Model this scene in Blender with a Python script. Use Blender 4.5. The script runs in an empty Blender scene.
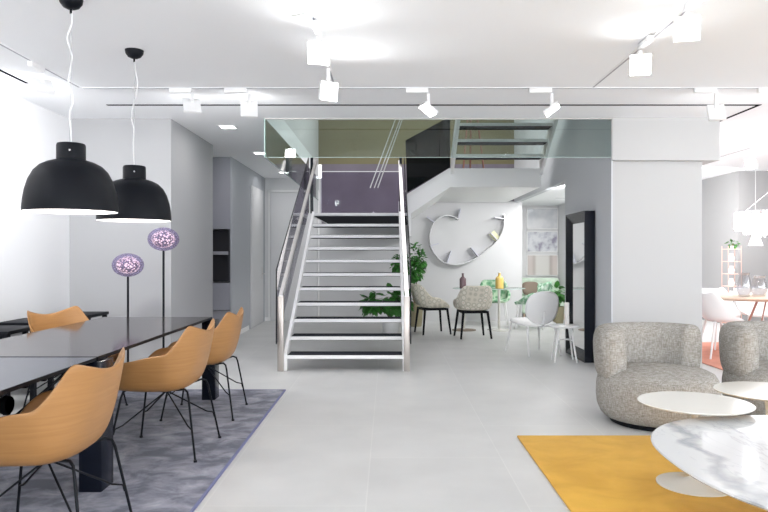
import bpy, bmesh, math, random
from mathutils import Vector, Matrix, Quaternion
PI = math.pi
random.seed(7)
scn = bpy.context.scene
COL = scn.collection
H = 2.75           # main ceiling height
EYE = 1.25

# ------------------------------------------------------------------ materials
def new_mat(name):
    m = bpy.data.materials.new(name); m.use_nodes = True
    nt = m.node_tree
    return m, nt, nt.nodes, nt.links, nt.nodes['Principled BSDF']

def plain(name, c, rough=.5, metal=0, spec=.5, bump=0, bscale=200, emit=0, coat=0, var=0, vscale=3):
    m, nt, N, L, b = new_mat(name)
    b.inputs['Base Color'].default_value = (*c, 1)
    b.inputs['Roughness'].default_value = rough
    b.inputs['Metallic'].default_value = metal
    b.inputs['Specular IOR Level'].default_value = spec
    b.inputs['Coat Weight'].default_value = coat
    if emit:
        b.inputs['Emission Color'].default_value = (*c, 1)
        b.inputs['Emission Strength'].default_value = emit
    if bump or var:
        tc = N.new('ShaderNodeTexCoord')
        if bump:
            n = N.new('ShaderNodeTexNoise'); n.inputs['Scale'].default_value = bscale
            L.new(tc.outputs['Object'], n.inputs['Vector'])
            bp = N.new('ShaderNodeBump'); bp.inputs['Strength'].default_value = bump; bp.inputs['Distance'].default_value = .01
            L.new(n.outputs['Fac'], bp.inputs['Height']); L.new(bp.outputs['Normal'], b.inputs['Normal'])
        if var:
            n2 = N.new('ShaderNodeTexNoise'); n2.inputs['Scale'].default_value = vscale; n2.inputs['Detail'].default_value = 4
            L.new(tc.outputs['Object'], n2.inputs['Vector'])
            r = ramp(N, [(.3, tuple(x*(1-var) for x in c)), (.7, tuple(min(1, x*(1+var)) for x in c))])
            L.new(n2.outputs['Fac'], r.inputs['Fac']); L.new(r.outputs['Color'], b.inputs['Base Color'])
    return m

def ramp(N, stops, interp='LINEAR'):
    r = N.new('ShaderNodeValToRGB'); cr = r.color_ramp; cr.interpolation = interp
    while len(cr.elements) < len(stops): cr.elements.new(.5)
    for e, (p, c) in zip(cr.elements, stops):
        e.position = p; e.color = (*c, 1)
    return r

def mapping(N, L, scale=(1,1,1), rot=(0,0,0), loc=(0,0,0), coord='Object'):
    tc = N.new('ShaderNodeTexCoord'); mp = N.new('ShaderNodeMapping')
    mp.inputs['Scale'].default_value = scale; mp.inputs['Rotation'].default_value = rot; mp.inputs['Location'].default_value = loc
    L.new(tc.outputs[coord], mp.inputs['Vector'])
    return mp

def wood_mat(name, dark, light, scale=(2, 2, 18), rough=.42, rot=(0,0,0)):
    m, nt, N, L, b = new_mat(name)
    mp = mapping(N, L, scale, rot)
    n = N.new('ShaderNodeTexNoise'); n.inputs['Scale'].default_value = 3; n.inputs['Detail'].default_value = 6; n.inputs['Distortion'].default_value = .6
    L.new(mp.outputs[0], n.inputs['Vector'])
    r = ramp(N, [(.3, dark), (.7, light)])
    L.new(n.outputs['Fac'], r.inputs['Fac']); L.new(r.outputs['Color'], b.inputs['Base Color'])
    b.inputs['Roughness'].default_value = rough
    return m

def glass_mat(name, tint, refl=1.0, ior=1.5, rough=0.0, base_refl=0.0):
    m, nt, N, L, b = new_mat(name)
    N.remove(b); out = N['Material Output']
    t = N.new('ShaderNodeBsdfTransparent'); t.inputs['Color'].default_value = (*tint, 1)
    g = N.new('ShaderNodeBsdfGlossy'); g.inputs['Roughness'].default_value = rough
    f = N.new('ShaderNodeFresnel'); f.inputs['IOR'].default_value = ior
    geo = N.new('ShaderNodeNewGeometry'); mr_ = N.new('ShaderNodeMapRange')     # same index of refraction on both faces of the pane
    mr_.inputs['To Min'].default_value = ior; mr_.inputs['To Max'].default_value = 1/ior
    L.new(geo.outputs['Backfacing'], mr_.inputs['Value']); L.new(mr_.outputs['Result'], f.inputs['IOR'])
    mx = N.new('ShaderNodeMixShader')
    ma = N.new('ShaderNodeMath'); ma.operation = 'MULTIPLY_ADD'; ma.use_clamp = True
    ma.inputs[1].default_value = refl; ma.inputs[2].default_value = base_refl
    L.new(f.outputs[0], ma.inputs[0]); L.new(ma.outputs[0], mx.inputs[0])
    L.new(t.outputs[0], mx.inputs[1]); L.new(g.outputs[0], mx.inputs[2]); L.new(mx.outputs[0], out.inputs['Surface'])
    return m

def emit_mat(name, c, s):
    m, nt, N, L, b = new_mat(name)
    b.inputs['Base Color'].default_value = (*c, 1)
    b.inputs['Emission Color'].default_value = (*c, 1); b.inputs['Emission Strength'].default_value = s
    return m

M = {}
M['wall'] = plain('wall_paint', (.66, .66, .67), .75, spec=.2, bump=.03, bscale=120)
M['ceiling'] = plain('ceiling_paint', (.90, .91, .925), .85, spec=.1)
M['wall_shell'] = plain('wall_paint_dimmed_return', (.365, .365, .372), .75, spec=.2)  # wall paint copied and darkened to offset strong light on the return
M['wall_passage'] = plain('wall_paint_shaded_passage', (.44, .455, .485), .75, spec=.2)  # wall paint with the passage's shade put into its colour
M['wall_pier'] = plain('wall_paint_dimmed_pier', (.51, .505, .50), .75, spec=.2)  # darker copy of the wall paint, holds down the light on the pier
M['wall_grey'] = plain('grey_side_wall', (.60, .615, .64), .7, spec=.2, bump=.03, bscale=120)  # cooler grey base colour for the side wall
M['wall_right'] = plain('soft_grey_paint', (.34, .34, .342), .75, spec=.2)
M['olive'] = plain('olive_wall_paint', (.185, .165, .085), .6, var=.06, vscale=1.5)
M['purple'] = plain('mauve_wall_paint', (.175, .152, .19), .5, var=.14, vscale=2.5)
M['white'] = plain('white_lacquer', (.84, .84, .84), .3)
M['white_steel'] = plain('white_painted_steel', (.82, .82, .82), .35)
M['white_plastic'] = plain('white_plastic', (.86, .86, .86), .28)
M['cream'] = plain('cream_lacquer', (.70, .685, .63), .14, coat=.2)
M['black'] = plain('black_metal', (.006, .007, .010), .5, spec=.15)
M['blackgloss'] = plain('black_gloss_frame', (.010, .012, .022), .12, coat=.3)
M['navy'] = plain('navy_black_lacquer', (.004, .006, .013), .25, spec=.3)
M['shade'] = plain('charcoal_shade_paint', (.002, .003, .006), .5, spec=.18)
M['steel'] = plain('brushed_steel', (.62, .60, .59), .28, metal=1)
M['post_steel'] = plain('steel_post_reflections', (.50, .46, .43), .38, metal=1)  # steel darkened and browned to carry reflections of floor and chairs
M['tread'] = plain('dark_tread_rubber', (.022, .024, .032), .85, spec=.1)
M['darkslot'] = plain('dark_slot', (.008, .008, .014), .9, spec=.05)
M['chrome'] = plain('polished_chrome', (.8, .8, .82), .08, metal=1)
M['mirror'] = plain('mirror_silver', (.9, .9, .9), .01, metal=1)
M['led'] = emit_mat('led_panel', (1, 1, 1), 12)
M['bulb'] = emit_mat('frosted_bulb', (1, .96, .9), 2.5)
M['downlight'] = emit_mat('downlight_diffuser', (1, 1, 1), 6)
M['glass'] = glass_mat('green_edged_glass', (.80, .86, .84), 1.3)
M['clear'] = glass_mat('clear_glass', (.95, .97, .96), 1.0)
M['stairglass'] = glass_mat('grey_balustrade_glass', (.70, .69, .74), .8)
M['landglass'] = glass_mat('pale_landing_glass', (.84, .82, .87), .15)
M['toned'] = glass_mat('dark_reflection_glass', (.05, .07, .08), .6, base_refl=.0)  # dark reflection put into the tint of this pane
M['glassedge'] = plain('green_glass_edge', (.45, .58, .55), .15)
M['oak'] = wood_mat('oak_veneer', (.335, .162, .053), (.39, .196, .067), scale=(1.5, 1.5, 22))
M['paleoak'] = wood_mat('pale_oak', (.70, .52, .40), (.82, .66, .52), scale=(1.5, 12, 12))
M['leaf'] = plain('green_leaf', (.05, .20, .035), .45, var=.5, vscale=9)
M['bark'] = plain('bark', (.16, .11, .07), .8)
M['pot_white'] = plain('white_ceramic', (.82, .82, .82), .3)
M['pot_olive'] = plain('olive_ceramic', (.30, .27, .17), .5)
M['copper'] = plain('copper_metal', (.40, .20, .16), .3, metal=1)
M['rose'] = plain('rose_gold_wire', (.80, .52, .44), .35, metal=.6)
M['amber'] = glass_mat('amber_glass', (.95, .72, .25), .9)
M['plum'] = glass_mat('plum_glass', (.34, .23, .27), .9)
M['amberliq'] = plain('amber_liquid', (.80, .56, .16), .2)
M['plumliq'] = plain('plum_liquid', (.16, .10, .115), .2)
M['brown_fabric'] = plain('brown_fabric', (.24, .19, .15), .9, bump=.3, bscale=150)
M['palegreen'] = plain('pale_green_fabric', (.60, .72, .60), .9, bump=.2, bscale=120, var=.12, vscale=8)
M['acrylic'] = plain('translucent_white_acrylic', (.80, .80, .81), .2)
M['acrylic'].node_tree.nodes['Principled BSDF'].inputs['Transmission Weight'].default_value = .25
M['yellow'] = plain('yellow_paper', (.82, .80, .52), .6)
M['greybook'] = plain('pale_violet_acrylic', (.62, .62, .70), .25)
M['cabinet'] = plain('grey_cabinet_lacquer', (.33, .33, .37), .4)
M['cabdark'] = plain('dark_cabinet_inside', (.05, .05, .06), .4)
M['terracotta'] = plain('terracotta_rug', (.74, .34, .25), .95, bump=.4, bscale=150, var=.12, vscale=4)
M['candle'] = plain('white_wax', (.88, .85, .82), .4)
M['cord'] = plain('white_cord', (.75, .75, .75), .5)
M['cable'] = plain('thin_steel_cable', (.5, .5, .5), .4, metal=.8)

def floor_mat():
    m, nt, N, L, b = new_mat('grey_floor_tiles')
    mp = mapping(N, L, (1,1,1), (0,0,PI/2), (0,0,0))
    br = N.new('ShaderNodeTexBrick')
    br.inputs['Scale'].default_value = 1
    br.inputs['Brick Width'].default_value = 1.62; br.inputs['Row Height'].default_value = .81
    br.inputs['Mortar Size'].default_value = .0035; br.inputs['Mortar Smooth'].default_value = .1
    br.inputs['Color1'].default_value = (.575, .575, .570, 1); br.inputs['Color2'].default_value = (.595, .595, .590, 1)
    br.inputs['Mortar'].default_value = (.64, .64, .63, 1)
    mp.inputs['Location'].default_value = (.16, .11, 0)
    L.new(mp.outputs[0], br.inputs['Vector'])
    n = N.new('ShaderNodeTexNoise'); n.inputs['Scale'].default_value = 2.2; n.inputs['Detail'].default_value = 6
    tc = N.new('ShaderNodeTexCoord'); L.new(tc.outputs['Object'], n.inputs['Vector'])
    r = ramp(N, [(.3, (.93, .93, .93)), (.7, (1.04, 1.04, 1.04))])
    L.new(n.outputs['Fac'], r.inputs['Fac'])
    mx = N.new('ShaderNodeMix'); mx.data_type = 'RGBA'; mx.blend_type = 'MULTIPLY'; mx.inputs['Factor'].default_value = 1
    L.new(br.outputs['Color'], mx.inputs['A']); L.new(r.outputs['Color'], mx.inputs['B'])
    L.new(mx.outputs['Result'], b.inputs['Base Color'])
    b.inputs['Roughness'].default_value = .38; b.inputs['Specular IOR Level'].default_value = .35
    return m
M['floor'] = floor_mat()

def rug_mat(name, a, bcol, scale, rough=.95, detail=4, lo=.35, hi=.68):
    m, nt, N, L, b = new_mat(name)
    mp = mapping(N, L, (scale, scale*1.15, scale))
    n = N.new('ShaderNodeTexNoise'); n.inputs['Scale'].default_value = 1; n.inputs['Detail'].default_value = detail; n.inputs['Roughness'].default_value = .6
    n.inputs['Distortion'].default_value = .5
    L.new(mp.outputs[0], n.inputs['Vector'])
    r = ramp(N, [(lo, a), (hi, bcol)])
    L.new(n.outputs['Fac'], r.inputs['Fac']); L.new(r.outputs['Color'], b.inputs['Base Color'])
    n2 = N.new('ShaderNodeTexNoise'); n2.inputs['Scale'].default_value = 250
    tc = N.new('ShaderNodeTexCoord'); L.new(tc.outputs['Object'], n2.inputs['Vector'])
    bp = N.new('ShaderNodeBump'); bp.inputs['Strength'].default_value = .5; bp.inputs['Distance'].default_value = .006
    L.new(n2.outputs['Fac'], bp.inputs['Height']); L.new(bp.outputs['Normal'], b.inputs['Normal'])
    b.inputs['Roughness'].default_value = rough; b.inputs['Specular IOR Level'].default_value = .1
    b.inputs['Sheen Weight'].default_value = .15
    return m
M['rug_grey'] = rug_mat('grey_blue_rug_pile', (.11, .114, .152), (.37, .37, .43), 5.0, lo=.40, hi=.72)
M['rug_yellow'] = rug_mat('mustard_rug_pile', (.66, .35, .03), (.80, .46, .06), 3.2)

def boucle_mat():
    m, nt, N, L, b = new_mat('greige_woven_boucle')
    tc = N.new('ShaderNodeTexCoord')
    n1 = N.new('ShaderNodeTexNoise'); n1.inputs['Scale'].default_value = 1; n1.inputs['Detail'].default_value = 3
    mp1 = mapping(N, L, (30, 30, 190)); L.new(mp1.outputs[0], n1.inputs['Vector'])
    n2 = N.new('ShaderNodeTexNoise'); n2.inputs['Scale'].default_value = 1; n2.inputs['Detail'].default_value = 3
    mp2 = mapping(N, L, (170, 170, 28)); L.new(mp2.outputs[0], n2.inputs['Vector'])
    mx = N.new('ShaderNodeMath'); mx.operation = 'MULTIPLY'
    L.new(n1.outputs['Fac'], mx.inputs[0]); L.new(n2.outputs['Fac'], mx.inputs[1])
    r = ramp(N, [(.12, (.24, .222, .195)), (.26, (.36, .346, .32)), (.40, (.48, .466, .446))])
    L.new(mx.outputs[0], r.inputs['Fac']); L.new(r.outputs['Color'], b.inputs['Base Color'])
    bp = N.new('ShaderNodeBump'); bp.inputs['Strength'].default_value = .6; bp.inputs['Distance'].default_value = .01
    L.new(mx.outputs[0], bp.inputs['Height']); L.new(bp.outputs['Normal'], b.inputs['Normal'])
    b.inputs['Roughness'].default_value = .95; b.inputs['Specular IOR Level'].default_value = .1
    return m
M['boucle'] = boucle_mat()

def marble_mat():
    m, nt, N, L, b = new_mat('white_veined_marble')
    tc = N.new('ShaderNodeTexCoord')
    def vein(scale, rot, lo, hi, dark, dist, loc=(0,0,0)):
        mp = mapping(N, L, (scale, scale*.35, scale), (0, 0, rot), loc)
        n = N.new('ShaderNodeTexNoise'); n.inputs['Scale'].default_value = 1.3; n.inputs['Detail'].default_value = 7
        n.inputs['Distortion'].default_value = dist
        L.new(mp.outputs[0], n.inputs['Vector'])
        mid = (lo+hi)/2
        r = ramp(N, [(lo, (1,1,1)), (mid, dark), (hi, (1,1,1))])
        L.new(n.outputs['Fac'], r.inputs['Fac']); return r
    a = vein(1.6, .6, .482, .518, (.80, .82, .83), .7, (.35, .2, 0))
    c = vein(3.5, .9, .485, .515, (.80, .80, .82), 1.2, (1.3, .4, 0))
    mx = N.new('ShaderNodeMix'); mx.data_type = 'RGBA'; mx.blend_type = 'MULTIPLY'; mx.inputs['Factor'].default_value = 1
    L.new(a.outputs['Color'], mx.inputs['A']); L.new(c.outputs['Color'], mx.inputs['B'])
    # one bold grey vein wandering along the left side of the slab
    sx = N.new('ShaderNodeSeparateXYZ'); L.new(tc.outputs['Object'], sx.inputs[0])
    nz = N.new('ShaderNodeTexNoise'); nz.inputs['Scale'].default_value = 4.5; nz.inputs['Detail'].default_value = 6; L.new(tc.outputs['Object'], nz.inputs['Vector'])
    def mth(op, a, b_=None):
        q = N.new('ShaderNodeMath'); q.operation = op
        for k, v in enumerate((a, b_)):
            if v is None: continue
            if isinstance(v, (int, float)): q.inputs[k].default_value = v
            else: L.new(v, q.inputs[k])
        return q.outputs[0]
    off = mth('MULTIPLY', mth('SUBTRACT', nz.outputs['Fac'], .5), .34)
    ln = mth('ABSOLUTE', mth('ADD', mth('ADD', mth('ADD', sx.outputs['X'], .63), mth('MULTIPLY', sx.outputs['Y'], -.14)), off))
    rv = ramp(N, [(0, (.50, .53, .55)), (.022, (.66, .68, .70)), (.05, (1, 1, 1))]); L.new(ln, rv.inputs['Fac'])
    mv = N.new('ShaderNodeMix'); mv.data_type = 'RGBA'; mv.blend_type = 'MULTIPLY'; mv.inputs['Factor'].default_value = 1
    L.new(mx.outputs['Result'], mv.inputs['A']); L.new(rv.outputs['Color'], mv.inputs['B']); mx = mv
    m2 = N.new('ShaderNodeMix'); m2.data_type = 'RGBA'; m2.blend_type = 'MULTIPLY'; m2.inputs['Factor'].default_value = 1
    m2.inputs['B'].default_value = (.60, .61, .62, 1)
    L.new(mx.outputs['Result'], m2.inputs['A'])
    L.new(m2.outputs['Result'], b.inputs['Base Color'])
    b.inputs['Roughness'].default_value = .07; b.inputs['Coat Weight'].default_value = .2
    return m
M['marble'] = marble_mat()

def table_mat(name, c1, c2, rough):
    m, nt, N, L, b = new_mat(name)
    mp = mapping(N, L, (2, 2, 2)); n = N.new('ShaderNodeTexNoise'); n.inputs['Detail'].default_value = 6; n.inputs['Scale'].default_value = 2
    L.new(mp.outputs[0], n.inputs['Vector']); r = ramp(N, [(.3, c1), (.7, c2)])
    L.new(n.outputs['Fac'], r.inputs['Fac']); L.new(r.outputs['Color'], b.inputs['Base Color'])
    b.inputs['Roughness'].default_value = rough; b.inputs['Specular IOR Level'].default_value = .15
    return m
M['tabletop'] = table_mat('polished_dark_stone', (.028, .024, .028), (.042, .036, .040), .10)
M['leaftop'] = table_mat('slate_grey_glass', (.045, .052, .078), (.053, .061, .09), .12)

def dots_mat():   # cream fabric with grey-green and rust flower dots
    m, nt, N, L, b = new_mat('floral_dot_fabric')
    mp = mapping(N, L, (12.5, 12.5, 12.5), (.2, .1, .15))
    v = N.new('ShaderNodeTexVoronoi'); v.inputs['Randomness'].default_value = .0; v.inputs['Scale'].default_value = 1
    L.new(mp.outputs[0], v.inputs['Vector'])
    r = ramp(N, [(0, (.62, .27, .17)), (.14, (.90, .86, .76)), (.34, (.90, .86, .76)), (.44, (.60, .57, .46)), (.62, (.82, .77, .66))])
    L.new(v.outputs['Distance'], r.inputs['Fac']); L.new(r.outputs['Color'], b.inputs['Base Color'])
    b.inputs['Roughness'].default_value = .9
    return m
M['floral'] = dots_mat()

def green_mat(name, stops, scale, kind='noise'):
    m, nt, N, L, b = new_mat(name)
    mp = mapping(N, L, (scale, scale, scale))
    v = N.new('ShaderNodeTexVoronoi') if kind == 'vor' else N.new('ShaderNodeTexNoise')
    v.inputs['Scale'].default_value = 1
    L.new(mp.outputs[0], v.inputs['Vector'])
    r = ramp(N, stops)
    L.new(v.outputs['Distance' if kind == 'vor' else 'Fac'], r.inputs['Fac']); L.new(r.outputs['Color'], b.inputs['Base Color'])
    b.inputs['Roughness'].default_value = .9
    return m
M['leafprint'] = green_mat('leaf_print_fabric', [(.35, (.62, .74, .64)), (.5, (.24, .42, .28)), (.62, (.14, .30, .19))], 14)
M['greencheck'] = green_mat('green_check_fabric', [(.1, (.08, .22, .12)), (.45, (.17, .34, .20)), (.7, (.42, .54, .40))], 13, 'vor')

def globe_core():
    m, nt, N, L, b = new_mat('lit_crystal_core')
    mp = mapping(N, L, (48, 48, 48)); v = N.new('ShaderNodeTexVoronoi'); v.inputs['Scale'].default_value = 1
    L.new(mp.outputs[0], v.inputs['Vector'])
    r = ramp(N, [(.20, (1.0, .90, .78)), (.40, (.55, .38, .33)), (.56, (.06, .045, .06))])
    L.new(v.outputs['Distance'], r.inputs['Fac'])
    L.new(r.outputs['Color'], b.inputs['Base Color']); L.new(r.outputs['Color'], b.inputs['Emission Color'])
    b.inputs['Emission Strength'].default_value = 1.2; b.inputs['Roughness'].default_value = .3
    return m
M['core'] = globe_core()
def globe_shell():
    m, nt, N, L, b = new_mat('purple_faceted_crystal')
    mp = mapping(N, L, (38, 38, 38)); v = N.new('ShaderNodeTexVoronoi'); v.inputs['Scale'].default_value = 1
    L.new(mp.outputs[0], v.inputs['Vector'])
    r = ramp(N, [(.1, (.40, .36, .54)), (.6, (.14, .12, .24))])
    L.new(v.outputs['Distance'], r.inputs['Fac']); L.new(r.outputs['Color'], b.inputs['Base Color'])
    bp = N.new('ShaderNodeBump'); bp.inputs['Strength'].default_value = .8; bp.inputs['Distance'].default_value = .02
    L.new(v.outputs['Distance'], bp.inputs['Height']); L.new(bp.outputs['Normal'], b.inputs['Normal'])
    b.inputs['Roughness'].default_value = .12
    t = N.new('ShaderNodeBsdfTransparent'); t.inputs['Color'].default_value = (.86, .80, .95, 1)
    mx = N.new('ShaderNodeMixShader'); mx.inputs[0].default_value = .42
    L.new(t.outputs[0], mx.inputs[1]); L.new(b.outputs[0], mx.inputs[2]); L.new(mx.outputs[0], N['Material Output'].inputs['Surface'])
    return m
M['globe'] = globe_shell()

def crystal_mat():
    m, nt, N, L, b = new_mat('lit_crystal_drops')
    b.inputs['Base Color'].default_value = (.9, .9, .92, 1); b.inputs['Roughness'].default_value = .1
    mp = mapping(N, L, (24, 24, 24)); v = N.new('ShaderNodeTexVoronoi'); v.inputs['Scale'].default_value = 1
    L.new(mp.outputs[0], v.inputs['Vector'])
    r = ramp(N, [(.2, (1, 1, 1)), (.7, (.55, .55, .57))])
    L.new(v.outputs['Distance'], r.inputs['Fac']); L.new(r.outputs['Color'], b.inputs['Emission Color'])
    b.inputs['Emission Strength'].default_value = 1.2
    return m
M['crystal'] = crystal_mat()

# ------------------------------------------------------------------ mesh helpers
def BM(): return bmesh.new()

def box(bm, x0, x1, y0, y1, z0, z1, bevel=0, seg=2):
    ret = bmesh.ops.create_cube(bm, size=1)
    vs = ret['verts']
    for v in vs:
        v.co = Vector((x0+(v.co.x+.5)*(x1-x0), y0+(v.co.y+.5)*(y1-y0), z0+(v.co.z+.5)*(z1-z0)))
    if bevel:
        es = list({e for v in vs for e in v.link_edges})
        bmesh.ops.bevel(bm, geom=es, offset=bevel, segments=seg, affect='EDGES', profile=.5)
    return bm

def tube(bm, pts, r, seg=10, r1=None):
    pts = [Vector(p) for p in pts]
    n = len(pts); rings = []
    up = None
    for i, p in enumerate(pts):
        if i == 0: t = pts[1]-pts[0]
        elif i == n-1: t = pts[-1]-pts[-2]
        else: t = (pts[i+1]-pts[i]).normalized() + (pts[i]-pts[i-1]).normalized()
        t.normalize()
        if up is None:
            up = Vector((0,0,1)) if abs(t.z) < .9 else Vector((1,0,0))
        a = t.cross(up).normalized(); b = a.cross(t).normalized(); up = b
        rr = r if r1 is None else r + (r1-r)*i/(n-1)
        rings.append([bm.verts.new(p + a*math.cos(2*PI*k/seg)*rr + b*math.sin(2*PI*k/seg)*rr) for k in range(seg)])
    for i in range(n-1):
        for k in range(seg):
            bm.faces.new((rings[i][k], rings[i][(k+1) % seg], rings[i+1][(k+1) % seg], rings[i+1][k]))
    bm.faces.new(list(reversed(rings[0]))); bm.faces.new(rings[-1])
    return bm

def lathe(bm, prof, seg=48, cx=0, cy=0, closed=True, sx=1, sy=1):
    """prof: list of (r, z) from bottom to top; ends with r=0 collapse to a point"""
    rings = []
    for r, z in prof:
        if r < 1e-6: rings.append([bm.verts.new((cx, cy, z))])
        else: rings.append([bm.verts.new((cx+r*sx*math.cos(2*PI*k/seg), cy+r*sy*math.sin(2*PI*k/seg), z)) for k in range(seg)])
    for a, b in zip(rings, rings[1:]):
        for k in range(seg):
            k2 = (k+1) % seg
            if len(a) == 1 and len(b) == 1: continue
            if len(a) == 1: bm.faces.new((a[0], b[k2], b[k]))
            elif len(b) == 1: bm.faces.new((a[k], a[k2], b[0]))
            else: bm.faces.new((a[k], a[k2], b[k2], b[k]))
    if closed:
        if len(rings[0]) > 1: bm.faces.new(list(reversed(rings[0])))
        if len(rings[-1]) > 1: bm.faces.new(rings[-1])
    return bm

def prism_xz(bm, poly, y0, y1):
    a = [bm.verts.new((x, y0, z)) for x, z in poly]; b = [bm.verts.new((x, y1, z)) for x, z in poly]
    n = len(poly)
    bm.faces.new(a); bm.faces.new(list(reversed(b)))
    for i in range(n): bm.faces.new((a[i], b[i], b[(i+1) % n], a[(i+1) % n]))
    return bm

def prism_yz(bm, poly, x0, x1):
    a = [bm.verts.new((x0, y, z)) for y, z in poly]; b = [bm.verts.new((x1, y, z)) for y, z in poly]
    n = len(poly)
    bm.faces.new(a); bm.faces.new(list(reversed(b)))
    for i in range(n): bm.faces.new((a[i], b[i], b[(i+1) % n], a[(i+1) % n]))
    return bm

def loft(bm, loops, cap=True, closed=False):
    vs = [[bm.verts.new(p) for p in lp] for lp in loops]
    n = len(vs[0]); m = len(vs)
    for i in range(m-1 + (1 if closed else 0)):
        a, b = vs[i], vs[(i+1) % m]
        for k in range(n): bm.faces.new((a[k], a[(k+1) % n], b[(k+1) % n], b[k]))
    if cap and not closed:
        bm.faces.new(list(reversed(vs[0]))); bm.faces.new(vs[-1])
    return bm

def xform(bm, mat):
    bmesh.ops.transform(bm, matrix=mat, verts=bm.verts); return bm

def link(o, parent=None):
    COL.objects.link(o)
    if parent is not None: o.parent = parent
    return o

def obj(name, bm, mat, parent=None, loc=None, smooth=35, sub=0, solid=0, label=None):
    bmesh.ops.recalc_face_normals(bm, faces=bm.faces)
    me = bpy.data.meshes.new(name); bm.to_mesh(me); bm.free()
    for m in (mat if isinstance(mat, (list, tuple)) else [mat]): me.materials.append(M[m] if isinstance(m, str) else m)
    if smooth:
        me.shade_smooth()
        if smooth < 180: me.set_sharp_from_angle(angle=math.radians(smooth))
    o = bpy.data.objects.new(name, me); link(o, parent)
    if loc: o.location = loc
    if solid:
        s = o.modifiers.new('thickness', 'SOLIDIFY'); s.thickness = solid; s.offset = 0
    if sub:
        s = o.modifiers.new('round', 'SUBSURF'); s.levels = sub; s.render_levels = sub
    if label: o['label'] = label
    return o

def thing(name, label, cat, loc=(0,0,0), rz=0, group=None):
    o = bpy.data.objects.new(name, None); COL.objects.link(o)
    o.empty_display_size = .1
    o.location = loc; o.rotation_euler = (0, 0, rz)
    return tag(o, label, cat, group)

def tag(o, label, cat, group=None, kind=None):
    o['label'] = label; o['category'] = cat
    if group: o['group'] = group
    if kind: o['kind'] = kind
    return o

def struct(name, bm, mat, smooth=0):
    o = obj(name, bm, mat, smooth=smooth); o['kind'] = 'structure'; return o

def dup(root, loc, rz, label, group=None):
    def cp(o, parent):
        c = o.copy(); COL.objects.link(c)
        if parent is not None: c.parent = parent
        for ch in list(o.children): cp(ch, c)
        return c
    r = cp(root, None); r.location = loc; r.rotation_euler = (0, 0, rz); r['label'] = label
    if group: r['group'] = group
    return r

def B(*a, **k): return box(BM(), *a, **k)

def sstep(a, b, x):
    t = max(0, min(1, (x-a)/(b-a))); return t*t*(3-2*t)

# ------------------------------------------------------------------ camera
cam = bpy.data.cameras.new('camera'); co = bpy.data.objects.new('camera', cam); COL.objects.link(co)
co.location = (0, 0, EYE); co.rotation_euler = (PI/2, 0, 0)
cam.sensor_width = 36; cam.lens = 680/768*36; cam.shift_x = -4/768; cam.clip_start = .05
scn.camera = co

# ------------------------------------------------------------------ the setting
YF = -4.0
VX0, VX1, VY0, VY1 = -1.34, 2.43, 7.40, 13.10        # stair void
TOP = 5.3
struct('floor', B(-4.2, 9.2, YF, 14.4, -.12, 0), 'floor')
bm = BM()
box(bm, -3.65, 9.1, YF, VY0, H, H+.25); box(bm, -3.65, VX0, VY0, VY1+.1, H, H+.25)
box(bm, 3.45, 9.1, VY0, 13.65, H, H+.25)
struct('ceiling', bm, 'ceiling')
struct('ceiling_alcove', B(VX1+.02, 3.55, 9.34, 14.3, 2.30, 2.40), 'ceiling')
struct('wall_left', B(-3.65, -3.48, YF, 7.43, 0, H), 'wall')
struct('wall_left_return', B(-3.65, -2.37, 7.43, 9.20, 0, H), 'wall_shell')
struct('wall_left_recess', B(-3.65, -3.45, 9.2, 10.9, 0, H), 'wall')
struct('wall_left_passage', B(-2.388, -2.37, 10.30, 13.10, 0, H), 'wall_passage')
bm = BM(); box(bm, -3.65, -2.388, 10.9, 11.0, 0, H)
struct('wall_recess_back', bm, 'wall')
# back wall: pale below the landing, mauve band, olive above
struct('wall_back', B(-2.6, 2.58, 13.10, 13.25, 0, 1.86), 'wall')
bm = BM(); box(bm, -2.6, -1.28, 13.10, 13.25, 1.86, H)
struct('wall_back_left', bm, 'wall')
struct('wall_back_middle', B(-1.28, 2.58, 13.10, 13.25, 1.86, 3.02), 'purple')
struct('wall_back_upper', B(-1.5, 2.58, 13.10, 13.25, 3.02, TOP), 'olive')
struct('wall_back_alcove', B(.2, 2.58, 13.085, 13.10, 0, 2.30), 'wall')
struct('wall_back_below_landing', B(-1.14, .2, 13.06, 13.10, .02, 1.83), 'wall')
# void walls above the ceiling
struct('wall_void_left', B(VX0-.10, VX0-.0, VY0, VY1, H+.25, TOP), 'wall')
struct('wall_void_front', B(VX0-.1, VX1+.1, VY0-.1, VY0, H+.25, TOP), 'wall')
struct('ceiling_void', B(VX0-.1, VX1+.2, VY0-.1, VY1+.15, TOP, TOP+.1), 'ceiling')
# right pier and header over the opening to the alcove
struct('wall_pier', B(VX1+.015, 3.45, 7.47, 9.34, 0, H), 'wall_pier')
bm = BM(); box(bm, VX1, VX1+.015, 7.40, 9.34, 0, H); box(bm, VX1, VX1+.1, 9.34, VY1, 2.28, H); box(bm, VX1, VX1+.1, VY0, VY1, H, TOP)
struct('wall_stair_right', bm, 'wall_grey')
struct('trim_1', B(VX1+.004, 3.60, 7.38, 8.0, 2.29, H), 'wall_pier')
struct('wall_alcove_back', B(2.45, 3.64, 14.2, 14.35, 0, 2.32), 'wall')
struct('wall_alcove_left', B(2.45, 2.58, 13.25, 14.2, 0, 2.32), 'wall')
struct('wall_divider', B(3.55, 3.64, 8.25, 14.2, 0, H), 'wall')
struct('wall_right_back', B(3.64, 9.1, 13.5, 13.65, 0, H), 'wall')
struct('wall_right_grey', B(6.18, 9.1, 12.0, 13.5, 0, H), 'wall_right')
bm = BM(); box(bm, 9.0, 9.1, 6.4, 12.0, 0, H); box(bm, 9.0, 9.1, YF, 6.4, 2.55, H)
for y in (YF, -.6, 2.9): box(bm, 9.0, 9.1, y, y+.12, 0, 2.55)
struct('wall_right', bm, 'wall')
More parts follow.
